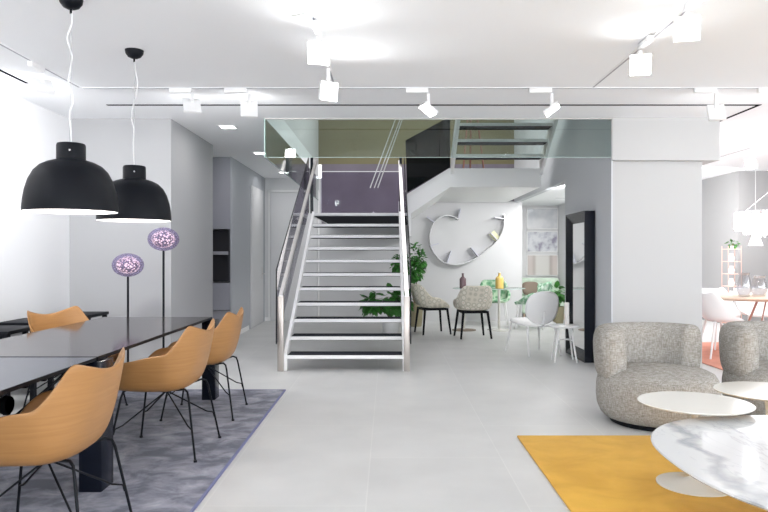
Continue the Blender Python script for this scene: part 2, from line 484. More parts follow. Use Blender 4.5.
# street side behind the camera: piers and a header round open glazing
bm = BM()
box(bm, -3.65, 9.1, YF-.15, YF, 2.55, H+.25)
for x in (-3.65, .3, 4.6, 8.9): box(bm, x, x+.2, YF-.15, YF, 0, 2.55)
struct('wall_front', bm, 'wall')
# baseboards
struct('baseboard_back', B(-2.37, -1.2, 13.085, 13.10, 0, .07), 'white')
bm = BM(); box(bm, -2.37, -2.358, 10.30, 11.55, 0, .07); struct('baseboard_left', bm, 'white')
# doors in the passage
dr = obj('door_1', B(-2.26, -1.36, 13.06, 13.10, .01, 2.47, bevel=.004), 'wall'); dr['kind'] = 'structure'
bm = BM(); box(bm, -2.30, -2.27, 13.07, 13.11, 0, 2.52); box(bm, -2.30, -1.33, 13.07, 13.11, 2.48, 2.52); box(bm, -1.35, -1.32, 13.07, 13.11, 0, 2.48)
obj('door_frame', bm, 'white', dr, smooth=0)
d2 = obj('door_2', B(-2.37, -2.345, 11.70, 12.78, .01, 2.47, bevel=.004), 'wall'); d2['kind'] = 'structure'
bm = BM(); tube(bm, [(-2.345, 12.66, .92), (-2.29, 12.66, .92), (-2.29, 12.56, .92)], .010); box(bm, -2.346, -2.335, 12.63, 12.69, .82, 1.04)
obj('door_handle', bm, 'steel', d2)

# ------------------------------------------------------------------ stairs
S = thing('staircase', 'open white steel staircase with dark treads turning over landings to the upper floor', 'staircase', (-.48, 7.4, 0))
def sp(name, bm, mat, **k):
    o = obj(name, bm, mat, S, **k); o.location = (.48, -7.4, 0); return o
SX0, SX1 = -1.10, .16
RI, RU = .172, .275
def tread(x0, x1, y0, y1, z):
    t = sp('tread', B(x0, x1, y0, y1, z-.042, z-.003, bevel=.002, seg=1), 'white_steel', smooth=0)
    c = obj('tread_cover', B(x0+.005, x1-.005, y0+.012, y1-.002, z-.003, z), 'tread', t, smooth=0, label='dark rubber tread cover')
    u = obj('underside_plate', B(x0+.005, x1-.005, y0+.02, y1-.002, z-.047, z-.042), 'tread', t, smooth=0, label='dark underside plate')
    return t
for k in range(1, 11):
    y = 7.4+(k-1)*RU
    tread(SX0, SX1, y, y+RU+.015, k*RI)
YL = 7.4+10*RU; ZL = 11*RI; ZM = ZL+.668
sp('landing', B(-1.14, .30, YL, 13.05, ZL-.042, ZL, bevel=.003), 'white_steel', label='lower white landing slab')
obj('underside_plate', B(-1.10, .28, YL+.03, 13.04, ZL-.05, ZL-.043), 'tread', [c for c in S.children if c.name.startswith('landing')][0], smooth=0)
def slope(y): return RI + (y-7.4)/RU*RI
for x0 in (SX0-.035, SX1):
    y0, y1 = 7.39, YL+.02
    sp('stringer', prism_yz(BM(), [(y0, 0), (y0, slope(y0)+.022), (y1, slope(y1)+.012), (y1, slope(y1)-.06), (y0+.06, slope(y0)-.04), (y0+.06, 0)], x0, x0+.035), 'white_steel', smooth=0)
# rails, posts and glass beside the first flight
for sx, xb, xt in ((-1, -1.165, -1.10), (1, .205, .18)):
    sp('newel_post', B(xb-.033, xb+.033, 7.36, 7.41, 0, .81, bevel=.004), 'post_steel')
    bm = BM()
    for dx in (0,):
        a = Vector((xb, 7.385, .80)); b_ = Vector((xt, 10.35, 2.68))
        w = .021
        loops = []
        for p in (a, b_):
            loops.append([(p.x-w, p.y, p.z-.02), (p.x+w, p.y, p.z-.02), (p.x+w, p.y, p.z+.025), (p.x-w, p.y, p.z+.025)])
        loft(bm, loops)
    sp('handrail', bm, 'steel', smooth=0)
    gx = -1.205 if sx < 0 else .245
    sp('glass_panel', prism_yz(BM(), [(7.34, .30), (7.34, 1.10), (10.30, 2.74), (10.30, 1.92)], gx-.005, gx+.005), 'stairglass', smooth=0, label='tall tilted glass balustrade pane')
    bm = BM(); tube(bm, [(gx, 7.34, .30), (gx, 7.34, 1.10), (gx, 10.30, 2.74), (gx, 10.30, 1.9)], .007, 6)
    sp('glass_edge_strip', bm, 'black', label='dark edge strip of the glass balustrade')
    for t in (.08, .36, .64, .92):
        bm = BM()
        yy = 7.34+2.96*t; zz = .72+1.62*t
        s_ = -sx
        tube(bm, [(gx-.02*s_*-1, yy, zz), (gx+s_*.04, yy, zz)], .018, 12)
        sp('glass_fixing', bm, 'steel')
sp('glass_panel', B(-1.13, .2, 11.40, 11.412, ZL, 2.66), 'landglass', smooth=0, label='glass guard at the back of the lower landing')
sp('glass_edge_strip', B(-1.13, .2, 11.395, 11.417, 2.66, 2.672), 'white', smooth=0, label='pale top edge of the landing guard')
for x in (-1.15, .19):
    sp('guard_post', B(x-.02, x+.02, 10.24, 10.30, ZL, 2.74), 'navy', smooth=0)
# short flight to the right: solid white body, upper landing
poly = [(.285, 2.175), (.91, ZM), (2.28, ZM), (2.28, 2.28), (.93, 2.28), (.345, 1.885), (.345, 1.55), (.305, 1.55)]
sp('upper_landing', prism_xz(BM(), poly, YL, 13.05), 'white_steel', smooth=0, label='upper white landing with its sloping side panel')
sp('glass_panel', prism_xz(BM(), [(.285, 2.19), (.26, 2.97), (.925, 3.33), (.925, ZM+.01)], YL-.03, YL-.018), 'toned', smooth=0, label='dark smoked glass guard with a dark reflection put into its tint, beside the short flight')
# third flight, coming back towards the room
for k in range(1, 7):
    y1 = YL-(k-1)*RU
    z = ZM + k*RI
    tread(.98, 2.26, y1-RU-.01, y1, z)
def slope3(y): return ZM + RI + (YL-y)/RU*RI
for x0 in (.935, 2.26):
    y0, y1 = YL+.02, YL-6*RU
    sp('stringer', prism_yz(BM(), [(y0, slope3(y0)-.26), (y0, slope3(y0)-.02), (y1, slope3(y1)-.0), (y1, slope3(y1)-.22)], x0, x0+.045), 'white_steel', smooth=0)
sp('upper_floor', B(.9, 2.42, VY0+.06, YL-6*RU, ZM+7*RI-.2, ZM+7*RI), 'white_steel', smooth=0)

# glass smoke screen hanging round the void
G = thing('glass_screen', 'clear green-tinted glass screen hanging from the ceiling edge above the stairs', 'glass screen', (.5, VY0, H))
def gp(name, bm, mat, **k):
    o = obj(name, bm, mat, G, **k); o.location = (-.5, -VY0, -H); return o
ZG = 2.325
gp('glass_pane', B(VX0, .555, VY0-.006, VY0+.006, ZG, H-.004), 'glass', smooth=0)
gp('glass_pane', B(.56, VX1-.004, VY0-.006, VY0+.006, ZG, H-.004), 'glass', smooth=0)
gp('glass_pane', B(VX0-.006, VX0+.006, VY0+.008, VY1-.01, ZG, H-.004), 'glass', smooth=0)
bm = BM(); box(bm, VX0, VX1-.004, VY0-.007, VY0+.007, ZG-.004, ZG); box(bm, VX0-.007, VX0+.007, VY0+.008, VY1-.01, ZG-.004, ZG); box(bm, VX0-.008, VX0+.004, VY0-.008, VY0+.006, ZG, H-.005)
gp('glass_edge', bm, 'glassedge', smooth=0, label='polished green glass edge')
gp('top_channel', B(VX0, VX1-.004, VY0-.012, VY0+.012, H-.014, H), 'steel', smooth=0)

# things seen through the screen, in the void
ro = thing('slanting_streaks', 'slanting pale streaks in the stairwell behind the glass, built as thin rods', 'hanging rods', (.15, 9.9, TOP))  # pale slanting streaks of unclear origin, drawn as thin rods
for i, (xa, xb) in enumerate(((.03, -.26), (.10, -.20), (.13, -.15))):
    bm = BM(); tube(bm, [(xa+.10-.15, 0, 0), (xa+.10-.15, 0, 3.3-TOP), (xb-.15, 0, 2.24-TOP)], .008, 8)
    obj('rod', bm, 'acrylic', ro)
tp = thing('tripod_stand', 'slim copper-legged tripod standing on the upper landing behind the stair treads', 'tripod', (1.40, 11.6, ZM))
for dx, dy in ((-.13, 0), (.02, .16), (.25, -.04)):
    bm = BM(); tube(bm, [(dx, dy, 0), (dx*.15+.02, dy*.15, 1.55)], .014, 8); obj('leg', bm, 'copper', tp)
bm = BM(); lathe(bm, [(.05, 1.5), (.06, 1.56), (.05, 1.62), (0, 1.62)], 24, cx=.02); obj('top_collar', bm, 'copper', tp)

# ------------------------------------------------------------------ ceiling: tracks, slots, spots, downlights
def track(label, x0, x1, y0, y1, axis):
    t = thing('ceiling_track', label, 'lighting track', ((x0+x1)/2, (y0+y1)/2, H))
    cx, cy = (x0+x1)/2, (y0+y1)/2
    obj('track_rail', B(x0-cx, x1-cx, y0-cy, y1-cy, -.004, 0), 'ceiling', t, smooth=0)
    if axis == 'x': bm = B(x0-cx, x1-cx, -.007, .007, -.0055, -.004)
    else: bm = B(-.007, .007, y0-cy, y1-cy, -.0055, -.004)
    obj('conductor_slot', bm, 'cabinet', t, smooth=0, label='dark slot of the track')
    return t
track('long white lighting track crossing the ceiling in front of the stairs', -2.72, 5.2, 6.05, 6.09, 'x')
track('white lighting track running along the ceiling beside the left wall', -2.76, -2.72, 1.5, 6.03, 'y')
track('white lighting track down the middle of the ceiling', -.49, -.45, 1.0, 6.03, 'y')
track('white lighting track on the ceiling above the coffee tables', 1.80, 1.84, 1.0, 6.03, 'y')
track('white lighting track in the right-hand dining room', 5.0, 5.04, 7.4, 12.5, 'y')
bm = BM(); box(bm, -2.79, 3.70, 6.73, 6.77, H-.004, H+.002); box(bm, 3.67, 3.70, 6.765, 7.62, H-.004, H+.002)
s1 = struct('trim_2', bm, 'darkslot')
s2 = struct('trim_3', B(-3.145, -3.115, 4.6, 5.9, H-.004, H+.002), 'darkslot')

SPOTS = []
def spotlight(label, x, y, axis, aim, watts, drop=.19, side=.10, lit=True, cone=168, room='showroom'):
    """track spotlight: adapter on the track, an arm, a square flat head; aim = direction the LED face looks"""
    t = thing('track_spotlight', label, 'spotlight', (x, y, H), 0, 'white square track spotlights in the '+room)
    if axis == 'x': bm = B(-.10, .10, -.02, .02, -.045, -.0056, bevel=.004)
    else: bm = B(-.02, .02, -.10, .10, -.045, -.0056, bevel=.004)
    obj('adapter', bm, 'white_plastic', t)
    ox, oy = (side, 0) if axis == 'x' else (0, side)
    d = Vector(aim).normalized()
    hp = Vector((ox, oy, -drop-.03))
    # yoke arm
    bm = BM(); box(bm, ox-.014, ox+.014, oy-.012, oy+.012, -drop+.0, -.05, bevel=.003)
    obj('arm', bm, 'white_plastic', t)
    q = d.to_track_quat('-Z', 'Y').to_matrix().to_4x4()
    mt = Matrix.Translation(hp) @ q
    hb = B(-.075, .075, -.075, .075, -.016, .016, bevel=.005); xform(hb, mt)
    hd = obj('head', hb, 'white_plastic', t)
    fb = B(-.068, .068, -.068, .068, -.0185, -.016); xform(fb, mt)
    obj('led_panel', fb, 'led' if lit else 'white_plastic', hd, smooth=0, label='glowing LED face' if lit else None)
    if watts:
        ld = bpy.data.lights.new('spot', 'SPOT'); ld.energy = watts; ld.spot_size = math.radians(cone); ld.spot_blend = .9
        ld.shadow_soft_size = .07; ld.color = (.97, .985, 1)
        lo = bpy.data.objects.new('spot_beam', ld); COL.objects.link(lo)
        lo.location = Vector((x, y, H)) + hp + d*.04; lo.rotation_euler = d.to_track_quat('-Z', 'Y').to_euler()
        lo.parent = None
    return t
W = 11
spotlight('lit square spotlight on the middle track, the nearer of the two low ones', -.46, 4.40, 'y', (.15, -1, -.12), W, drop=.13, side=.1)
spotlight('lit square spotlight on the middle track, just in front of the cross track', -.46, 5.25, 'y', (.55, -.9, -.15), W, drop=.20, side=.0)
spotlight('lit square spotlight on the middle track, highest in view at the picture top', -.47, 3.62, 'y', (-.4, -.8, -.1), W, drop=.07, side=.1)
spotlight('lit square spotlight on the track above the coffee tables, the farther one', 1.78, 4.70, 'y', (-.2, -.9, -.35), W, drop=.12, side=.1)
spotlight('lit square spotlight on the track above the coffee tables, the nearer one', 1.78, 3.95, 'y', (-.25, -1, -.1), W, drop=.12, side=.1)
spotlight('white spotlight on the left track, turned to the left wall', -2.74, 5.3, 'y', (-.6, .6, -.75), W*8, drop=.12, side=.1)
spotlight('white spotlight on the cross track, leftmost one above the floor lamps', -1.85, 6.07, 'x', (-.4, .9, -.6), W*1.3, drop=.13, side=.1)
spotlight('white spotlight on the cross track, second from the left', -1.36, 6.07, 'x', (-.2, .9, -.25), W, drop=.16, side=.12)
spotlight('lit white spotlight on the cross track above the right stair handrail', .26, 6.07, 'x', (-.6, -.2, -.9), W, drop=.16, side=.1)
spotlight('lit white spotlight on the cross track above the second stair flight', 1.36, 6.07, 'x', (.6, -.2, -.9), W, drop=.16, side=.1)
spotlight('white spotlight on the cross track above the first grey armchair', 2.83, 6.07, 'x', (.1, .9, -.35), W*.25, drop=.19, side=.1)
spotlight('white spotlight on the cross track at the far right picture edge', 3.40, 6.07, 'x', (.1, .9, -.4), W*.25, drop=.19, side=.1)
spotlight('lit spotlight hanging from the track over the wooden dining table', 5.02, 9.3, 'y', (-.5, -.6, -.8), W*.5, drop=.2, side=.1, room='dining room')
spotlight('lit spotlight at the far end of the dining room track', 5.02, 11.0, 'y', (-.3, .5, -.9), W*.6, drop=.2, side=.1, room='dining room')
# added unseen fill spots along three tracks, to brighten walls and ceiling
for x, y, aim in ((-.46, 1.4, (-.4, .9, -.1)), (1.82, 1.4, (.3, .9, -.1)), (-2.74, 2.2, (-.5, .6, -.1)), (-2.74, 3.6, (-1, .3, -.25))):
    ld = bpy.data.lights.new('spot', 'SPOT'); ld.energy = W if x > -1 else W*4.4; ld.spot_size = math.radians(170); ld.spot_blend = .9; ld.shadow_soft_size = .1
    lo = bpy.data.objects.new('spot_beam', ld); COL.objects.link(lo); lo.location = (x, y, H-.2)
    lo.rotation_euler = Vector(aim).to_track_quat('-Z', 'Y').to_euler()

DL = (('nearest', 7.9), ('middle', 9.9), ('farthest', 12.2))
for w_, y in DL:
    d = thing('ceiling_downlight', w_ + ' square recessed downlight in the passage ceiling left of the stairs', 'downlight', (-1.86, y, H), 0, 'downlights in the passage')
    bm = BM()
    for a in ((-.1, .1, -.1, -.08), (-.1, .1, .08, .1), (-.1, -.08, -.08, .08), (.08, .1, -.08, .08)): box(bm, *a, -.006, 0)
    obj('trim_ring', bm, 'white', d, smooth=0)
    obj('diffuser', B(-.08, .08, -.08, .08, -.004, 0), 'downlight', d, smooth=0)

def point(loc, e, r=.1, c=(1, .98, .96)):
    ld = bpy.data.lights.new('lamp', 'POINT'); ld.energy = e; ld.shadow_soft_size = r; ld.color = c
    lo = bpy.data.objects.new('lamp_glow', ld); COL.objects.link(lo); lo.location = loc; return lo
def area(loc, aim, sx, sy, e, c=(1, .99, .98)):
    ld = bpy.data.lights.new('panel', 'AREA'); ld.shape = 'RECTANGLE'; ld.size = sx; ld.size_y = sy; ld.energy = e; ld.color = c
    lo = bpy.data.objects.new('downlight_or_fill', ld); COL.objects.link(lo); lo.location = loc
    lo.rotation_euler = Vector(aim).to_track_quat('-Z', 'Y').to_euler(); return lo
for w_, y in DL: 
    a = area((-1.86, y, H-.02), (0, 0, -1), .15, .15, 2.5)
area((.5, 10.3, TOP-.05), (0, 0, -1), 2.5, 3.5, 72)  # unseen fill lamp added under the stairwell roof
area((3.0, 11.6, 2.28), (0, 0, -1), .7, 2.6, 34)  # added fill to brighten the sofa alcove, no fixture
ld = bpy.data.lights.new('spot', 'SPOT'); ld.energy = 100; ld.spot_size = math.radians(95); ld.spot_blend = .9; ld.shadow_soft_size = .08
lo = bpy.data.objects.new('spot_beam', ld); COL.objects.link(lo); lo.location = (2.75, 10.0, 2.24); lo.rotation_euler = Vector((-1.3, 3.0, -.9)).to_track_quat('-Z', 'Y').to_euler()
area((4.8, 11.4, H-.02), (0, .9, -1), 1.6, 2.5, 135)  # added lamp without fixture, brightens the dining room's back wall

# ------------------------------------------------------------------ world
wd = bpy.data.worlds.new('daylight'); scn.world = wd; wd.use_nodes = True
bg = wd.node_tree.nodes['Background']; bg.inputs[0].default_value = (.92, .955, 1, 1); bg.inputs[1].default_value = 3.85

# ------------------------------------------------------------------ pendants
def pendant(label, x, y):
    t = thing('pendant_lamp', label, 'pendant lamp', (x, y, 1.507), 0, 'black dome pendants over the dining table')
    outer = [(.275, 0), (.277, .02), (.272, .07), (.262, .125), (.243, .185), (.215, .235), (.18, .268), (.14, .288), (.10, .298), (.082, .302)]
    bm = BM(); lathe(bm, [(r*.935 if r > .1 else r, z) for r, z in outer], 64, closed=False)
    obj('shade', bm, 'shade', t, smooth=60)
    bm = BM(); lathe(bm, [(r*.93, z) for r, z in ((.2735, .001), (.270, .05), (.258, .12), (.238, .178), (.21, .226), (.175, .258), (.1, .285), (0, .29))], 64, closed=False)
    obj('inner_liner', bm, 'white', t, smooth=60, label='white inside of the shade')
    bm = BM(); lathe(bm, [(.080, .295), (.080, .385), (.076, .397), (.066, .400), (0, .401)], 48)
    c = obj('socket_cap', bm, 'shade', t)
    bm = BM(); tube(bm, [(.03, -.08, .35), (.03, -.083, .35)], .006, 8); obj('screw', bm, 'chrome', c)
    bm = BM(); lathe(bm, [(0, .10), (.035, .115), (.045, .15), (.035, .19), (.02, .22), (.02, .285)], 24); obj('bulb', bm, 'bulb', t)
    z = H-1.507
    bm = BM(); lathe(bm, [(0, z-.062), (.02, z-.060), (.045, z-.048), (.062, z-.025), (.066, z), (0, z)], 32)
    lathe(bm, [(.008, z-.085), (.008, z-.058)], 12)
    obj('ceiling_canopy', bm, 'shade', t, smooth=50)
    bm = BM(); tube(bm, [(0, 0, .40), (0, 0, z-.06)], .0018, 6); obj('steel_cable', bm, 'cable', t)
    rnd = random.Random(int(y*10))
    pts = [(0, 0, .40)]; n = 9
    for i in range(1, n):
        f = i/n; amp = .035*math.sin(PI*f)
        pts.append((amp*rnd.uniform(-1, 1) + .006, amp*rnd.uniform(-1, 1), .40+(z-.46)*f))
    pts.append((.004, 0, z-.06))
    # smooth the cord
    sm = []
    for i in range(len(pts)-1):
        p0 = Vector(pts[max(i-1, 0)]); p1 = Vector(pts[i]); p2 = Vector(pts[i+1]); p3 = Vector(pts[min(i+2, len(pts)-1)])
        for k in range(4):
            u = k/4
            sm.append(.5*((2*p1)+(p2-p0)*u+(2*p0-5*p1+4*p2-p3)*u*u+(3*p1-p0-3*p2+p3)*u**3))
    sm.append(Vector(pts[-1]))
    bm = BM(); tube(bm, sm, .0042, 6); obj('power_cord', bm, 'cord', t, label='loose white power cord')
    point((x, y, 1.60), 9, .05, (1, .95, .9))
pendant('big black dome pendant lamp with white inside, the nearer of two', -1.85, 3.97)
pendant('big black dome pendant lamp with white inside, the farther of two', -1.85, 4.96)

# ------------------------------------------------------------------ dining corner
o = obj('area_rug', B(-2.93, -.96, 1.2, 6.30, 0, .012, bevel=.004), 'rug_grey'); tag(o, 'mottled grey-blue rug under the dark dining table', 'rug')
bm = BM(); box(bm, -.962, -.948, 1.2, 6.31, .002, .0122); box(bm, -2.93, -.96, 6.30, 6.312, .002, .0122)
obj('bound_edge', bm, plain('rug_binding', (.16, .17, .30), .9), o, smooth=0, label='blue bound edge')

T = thing('dining_table', 'long black extending dining table with polished top and block legs', 'table', (-2.0, 4.7, .012))
def dtp(name, bm, mat, **k):
    o = obj(name, bm, mat, T, **k); o.location = (2.0, -4.7, -.012); return o
TX0, TX1 = -2.47, -1.53
dtp('table_top', B(TX0, TX1, 3.585, 5.92, .700, .72), ['tabletop', 'black'], smooth=0)
dtp('extension_leaf', B(TX0, TX1, 1.45, 3.57, .700, .718), ['leaftop', 'black'], smooth=0, label='slate grey extension leaf')
for c in T.children:
    if c.name.startswith(('table_top', 'extension_leaf')):
        for f in c.data.polygons: f.material_index = 0 if f.normal.z > .5 else 1
bm = BM(); box(bm, TX0+.10, TX1-.12, 3.7, 5.82, .665, .697)
dtp('apron', bm, 'black', smooth=0)
bm = BM()
for x in (TX0+.10, TX1-.16): box(bm, x, x+.04, 1.5, 3.6, .655, .697)
box(bm, TX0+.10, TX1-.12, 3.50, 3.56, .655, .697); box(bm, TX0+.10, TX1-.12, 1.5, 1.54, .655, .697)
tube(bm, [(TX1-.06, 2.2, .655), (TX1-.22, 3.2, .50), (TX1-.12, 3.5, .655)], .008, 8)
tube(bm, [(TX1-.10, 2.6, .655), (TX1-.30, 3.1, .50)], .008, 8)
dtp('extension_rails', bm, 'black')
bm = BM()
for dx in (0, .05):
    lathe(bm, [(.0, -.018), (.04, -.018), (.046, 0), (.04, .018), (0, .018)], 24)
xform(bm, Matrix.Translation((TX1-.24, 3.15, .56)) @ Matrix.Rotation(PI/2, 4, 'Y'))
dtp('runner_wheel', bm, 'black')
for x0, x1, y0, y1 in ((-1.62, -1.495, 3.56, 3.72), (-1.60, -1.48, 5.84, 5.98), (-2.50, -2.38, 3.56, 3.72), (-2.50, -2.38, 5.84, 5.98)):
    bm = BM(); box(bm, x0, x1-.006, y0, y1, .012, .697, bevel=.004); 
    dtp('leg', bm, 'navy')

def tub(a, b, nexp, hfun, seat_z, lean=.06, NT=64, dish=.012, lip=.02, rings=None, flare=None):
    rings = rings or [(.18, 0), (.40, 0), (.60, .0), (.74, .012), (.84, .05), (.905, .14), (.945, .28), (.97, .46), (.985, .64), (.995, .82), (1.0, 1.0)]
    bm = BM()
    c = bm.verts.new((0, 0, seat_z-dish)); loops = []
    for p, q in rings:
        lp = []
        for i in range(NT):
            ph = 2*PI*i/NT
            s, co_ = math.sin(ph), math.cos(ph)
            r = 1/((abs(s)/a)**nexp + (abs(co_)/b)**nexp)**(1/nexp)
            deg = abs((math.degrees(ph)+180) % 360-180)
            h = hfun(deg)
            back = max(0, co_)
            x = s*r*p; y = co_*r*p + lean*q*back**1.5*(h/.4)
            if flare: 
                x += s*flare*q*q*(h/.4)
            z = seat_z - dish*(1-p*p) + h*q
            if h < .05: z -= lip*max(0, (p-.8)/.2)**2*(1-h/.05)
            lp.append(bm.verts.new((x, y, z)))
        loops.append(lp)
    for k in range(NT):
        bm.faces.new((c, loops[0][k], loops[0][(k+1) % NT]))
    for A, Bq in zip(loops, loops[1:]):
        for k in range(NT): bm.faces.new((A[k], Bq[k], Bq[(k+1) % NT], A[(k+1) % NT]))
    return bm

def h_phil(d):
    h = .415-.058*math.cos(math.radians(min(d, 46)*90/46))
    arm = .235
    if d > 46: h = arm + (.415-arm)*max(0, 1-(d-46)/22)**1.3
    if d > 68: h = arm - .045*sstep(68, 118, d)
    if d > 112: h = .19*(1-sstep(112, 152, d))
    return h

def dining_chair(label, x, y, rz):
    t = thing('dining_chair', label, 'chair', (x, y, .012), rz, 'moulded oak dining chairs')
    obj('seat_shell', tub(.300, .265, 3.4, h_phil, .412, lean=.045, flare=.05, NT=90, rings=[(.18, 0), (.38, 0), (.54, .004), (.66, .02), (.76, .06), (.84, .13), (.89, .23), (.93, .36), (.96, .52), (.98, .68), (.992, .84), (1.0, 1.0)]), 'oak', t, loc=(0, -.03, 0), smooth=180, sub=1, solid=.010)
    for sx in (-1, 1):
        for sy in (-1, 1):
            bm = BM()
            tube(bm, [(sx*.10, sy*.10, .398), (sx*.175, sy*.175, .418), (sx*.198, sy*.198, .405), (sx*.210, sy*.208, .37), (sx*.272, sy*.268, .008)], .0066, 10)
            lathe(bm, [(.011, 0), (.011, .012), (0, .012)], 12, cx=sx*.273, cy=sy*.269)
            obj('leg', bm, 'black', t, smooth=60)
    bm = BM()
    for sx in (-1, 1):
        for sy in (-1, 1):
            tube(bm, [(0, 0, .375), (sx*.20, sy*.20, .20), (sx*.236, sy*.234, .185), (sx*.243, sy*.240, .155)], .0048, 8)
    lathe(bm, [(.03, .368), (.03, .405), (0, .405)], 16)
    obj('wire_brace', bm, 'black', t, smooth=60)
    return t
c1 = dining_chair('oak shell dining chair nearest the camera, on the aisle side of the table', -1.45, 2.89, -PI/2+.02)
dup(c1, (-1.42, 4.36, .012), -PI/2-.02, 'oak shell dining chair on the aisle side, between the table’s near leg and far leg')
dup(c1, (-1.44, 5.38, .012), -PI/2+.02, 'oak shell dining chair at the far right table corner')
dup(c1, (-2.50, 5.45, .012), PI/2-.30, 'oak shell dining chair on the far side of the table by the black side tables')

# black side tables along the left wall
st = thing('side_table', 'low black side table farthest along the left wall, behind the oak chair back', 'side table', (-3.22, 7.0, 0), 0, 'black side tables by the left wall')
obj('table_top', B(-.25, .25, -.24, .24, .63, .66, bevel=.004), 'black', st)
for sx in (-1, 1):
    for sy in (-1, 1): obj('leg', B(sx*.22-.02, sx*.22+.02, sy*.2-.02, sy*.2+.02, 0, .63), 'black', st, smooth=0)
obj('lower_shelf', B(-.22, .22, -.2, .2, .25, .27), 'black', st, smooth=0)
dup(st, (-3.22, 6.25, 0), 0, 'low black side table in the middle of the row along the left wall')
dup(st, (-3.22, 5.55, 0), 0, 'low black side table nearest the camera in the row along the left wall')

def planet(label, x, y, z):
    t = thing('floor_lamp', label, 'floor lamp', (x, y, 0), 0, 'purple crystal globe floor lamps')
    bm = BM(); lathe(bm, [(.13, 0), (.13, .012), (.12, .018), (0, .018)], 40); obj('base', bm, 'black', t)
    bm = BM(); tube(bm, [(0, 0, .01), (0, 0, z-.115)], .011, 12); obj('stem', bm, 'black', t)
    bm = BM(); bmesh.ops.create_icosphere(bm, subdivisions=4, radius=1); xform(bm, Matrix.Translation((0, 0, z)) @ Matrix.Diagonal((.152, .152, .118, 1)))
    g = obj('crystal_globe', bm, 'globe', t, smooth=180, label='faceted purple crystal globe')
    bm = BM(); bmesh.ops.create_icosphere(bm, subdivisions=3, radius=1); xform(bm, Matrix.Translation((0, 0, z)) @ Matrix.Diagonal((.115, .115, .088, 1)))
    obj('light_core', bm, 'core', g, smooth=180, label='glowing speckled core')
planet('shorter purple crystal globe floor lamp on a thin black stem', -2.60, 6.8, 1.16)
planet('taller purple crystal globe floor lamp on a thin black stem', -2.245, 6.8, 1.418)

# tall grey cabinet in the recess
cb = thing('tall_cabinet', 'tall grey cabinet with dark open niches in the left recess', 'cabinet', (-2.95, 10.6, 0))
obj('lower_door', B(-.5, .555, -.3, .25, 0, .42), 'cabinet', cb, smooth=0)
obj('middle_drawer', B(-.5, .555, -.3, .25, .43, .84), 'cabinet', cb, smooth=0)
bm = BM(); box(bm, -.5, .555, .2, .25, .85, 1.66); box(bm, -.5, -.47, -.3, .2, .85, 1.66); box(bm, .53, .555, -.3, .2, .85, 1.66)
obj('niche_body', bm, 'cabdark', cb, smooth=0, label='dark open niche')
obj('shelf', B(-.47, .53, -.3, .2, 1.27, 1.32), 'cabinet', cb, smooth=0)
obj('upper_door', B(-.5, .555, -.3, .25, 1.66, 2.745), 'cabinet', cb, smooth=0)

# ------------------------------------------------------------------ lounge corner on the right
o = obj('area_rug', B(.89, 4.2, 1.0, 4.69, 0, .014, bevel=.005), 'rug_yellow'); tag(o, 'mustard yellow rug under the white coffee tables', 'rug')

def armchair(label, x, y, rz):
    t = thing('swivel_armchair', label, 'armchair', (x, y, 0), rz, 'round greige swivel armchairs')
    R = .445
    bm = BM(); lathe(bm, [(.335, 0), (.34, .008), (.34, .026), (.33, .03), (0, .03)], 64); obj('swivel_base', bm, 'black', t)
    prof = [(0, .03), (.33, .03), (.378, .042), (.410, .075), (.432, .13), (.440, .20), (.438, .28), (.428, .335), (.405, .372), (.36, .395), (.28, .408), (.16, .416), (0, .42)]
    bm = BM(); lathe(bm, prof, 72); obj('seat', bm, 'boucle', t, smooth=180)
    # wrap-around back: a tall capsule section swept round the rear with rounded ends
    a0, a1 = math.radians(-4), math.radians(184)     # 0 = +x, 90 = +y (back)
    rc, hz, ht, zc = .358, .205, .100, .512
    n = 60; arc = (a1-a0)*rc; loops = []
    for i in range(n+1):
        u = i/n
        # denser sampling near the ends
        u = .5-.5*math.cos(PI*u)
        s = u*arc; e = min(s, arc-s)
        cap = .07
        k = math.sqrt(max(0, 1-((cap-e)/cap)**2)) if e < cap else 1
        k = max(k, .04)
        ang = a0+u*(a1-a0)
        kz = .62+.38*k if e < cap else 1
        lp = []
        for j in range(28):
            w = 2*PI*j/28
            cw, sw = math.cos(w), math.sin(w)
            px = math.copysign(abs(cw)**.7, cw)*ht*k
            pz = math.copysign(abs(sw)**.62, sw)*hz*(kz*(k if k < .3 else 1) if k < .3 else kz)
            zz = zc+pz
            rr = rc+px + .01*(pz/hz)
            lp.append((rr*math.cos(ang), rr*math.sin(ang), zz))
        loops.append(lp)
    bm = BM(); loft(bm, loops); obj('backrest', bm, 'boucle', t, smooth=180)
    return t
ac = armchair('round greige boucle swivel armchair in front of the white pier', 2.03, 5.14, math.radians(20))
dup(ac, (3.06, 5.24, 0), math.radians(22), 'round greige boucle swivel armchair cut off by the right picture edge')

ct = thing('coffee_table', 'large round white marble coffee table nearest the camera at right', 'coffee table', (1.93, 2.72, .014))
bm = BM(); lathe(bm, [(0, .380), (.70, .380), (.755, .388), (.782, .397), (.788, .404), (.782, .409), (0, .410)], 96)
for v in bm.verts:
    r = math.hypot(v.co.x, v.co.y)
    if r > 1e-5:
        c_, s_ = v.co.x/r, v.co.y/r
        q = 1/(abs(c_)**2.4+abs(s_)**2.4)**(1/2.4)
        v.co.x *= q; v.co.y *= q*.82/.79
obj('marble_top', bm, 'marble', ct, smooth=14)
bm = BM(); lathe(bm, [(.30, 0), (.30, .006), (.2, .02), (.08, .05), (.045, .12), (.04, .25), (.06, .34), (.12, .380), (0, .380)], 48); obj('pedestal', bm, 'cream', ct, smooth=60)

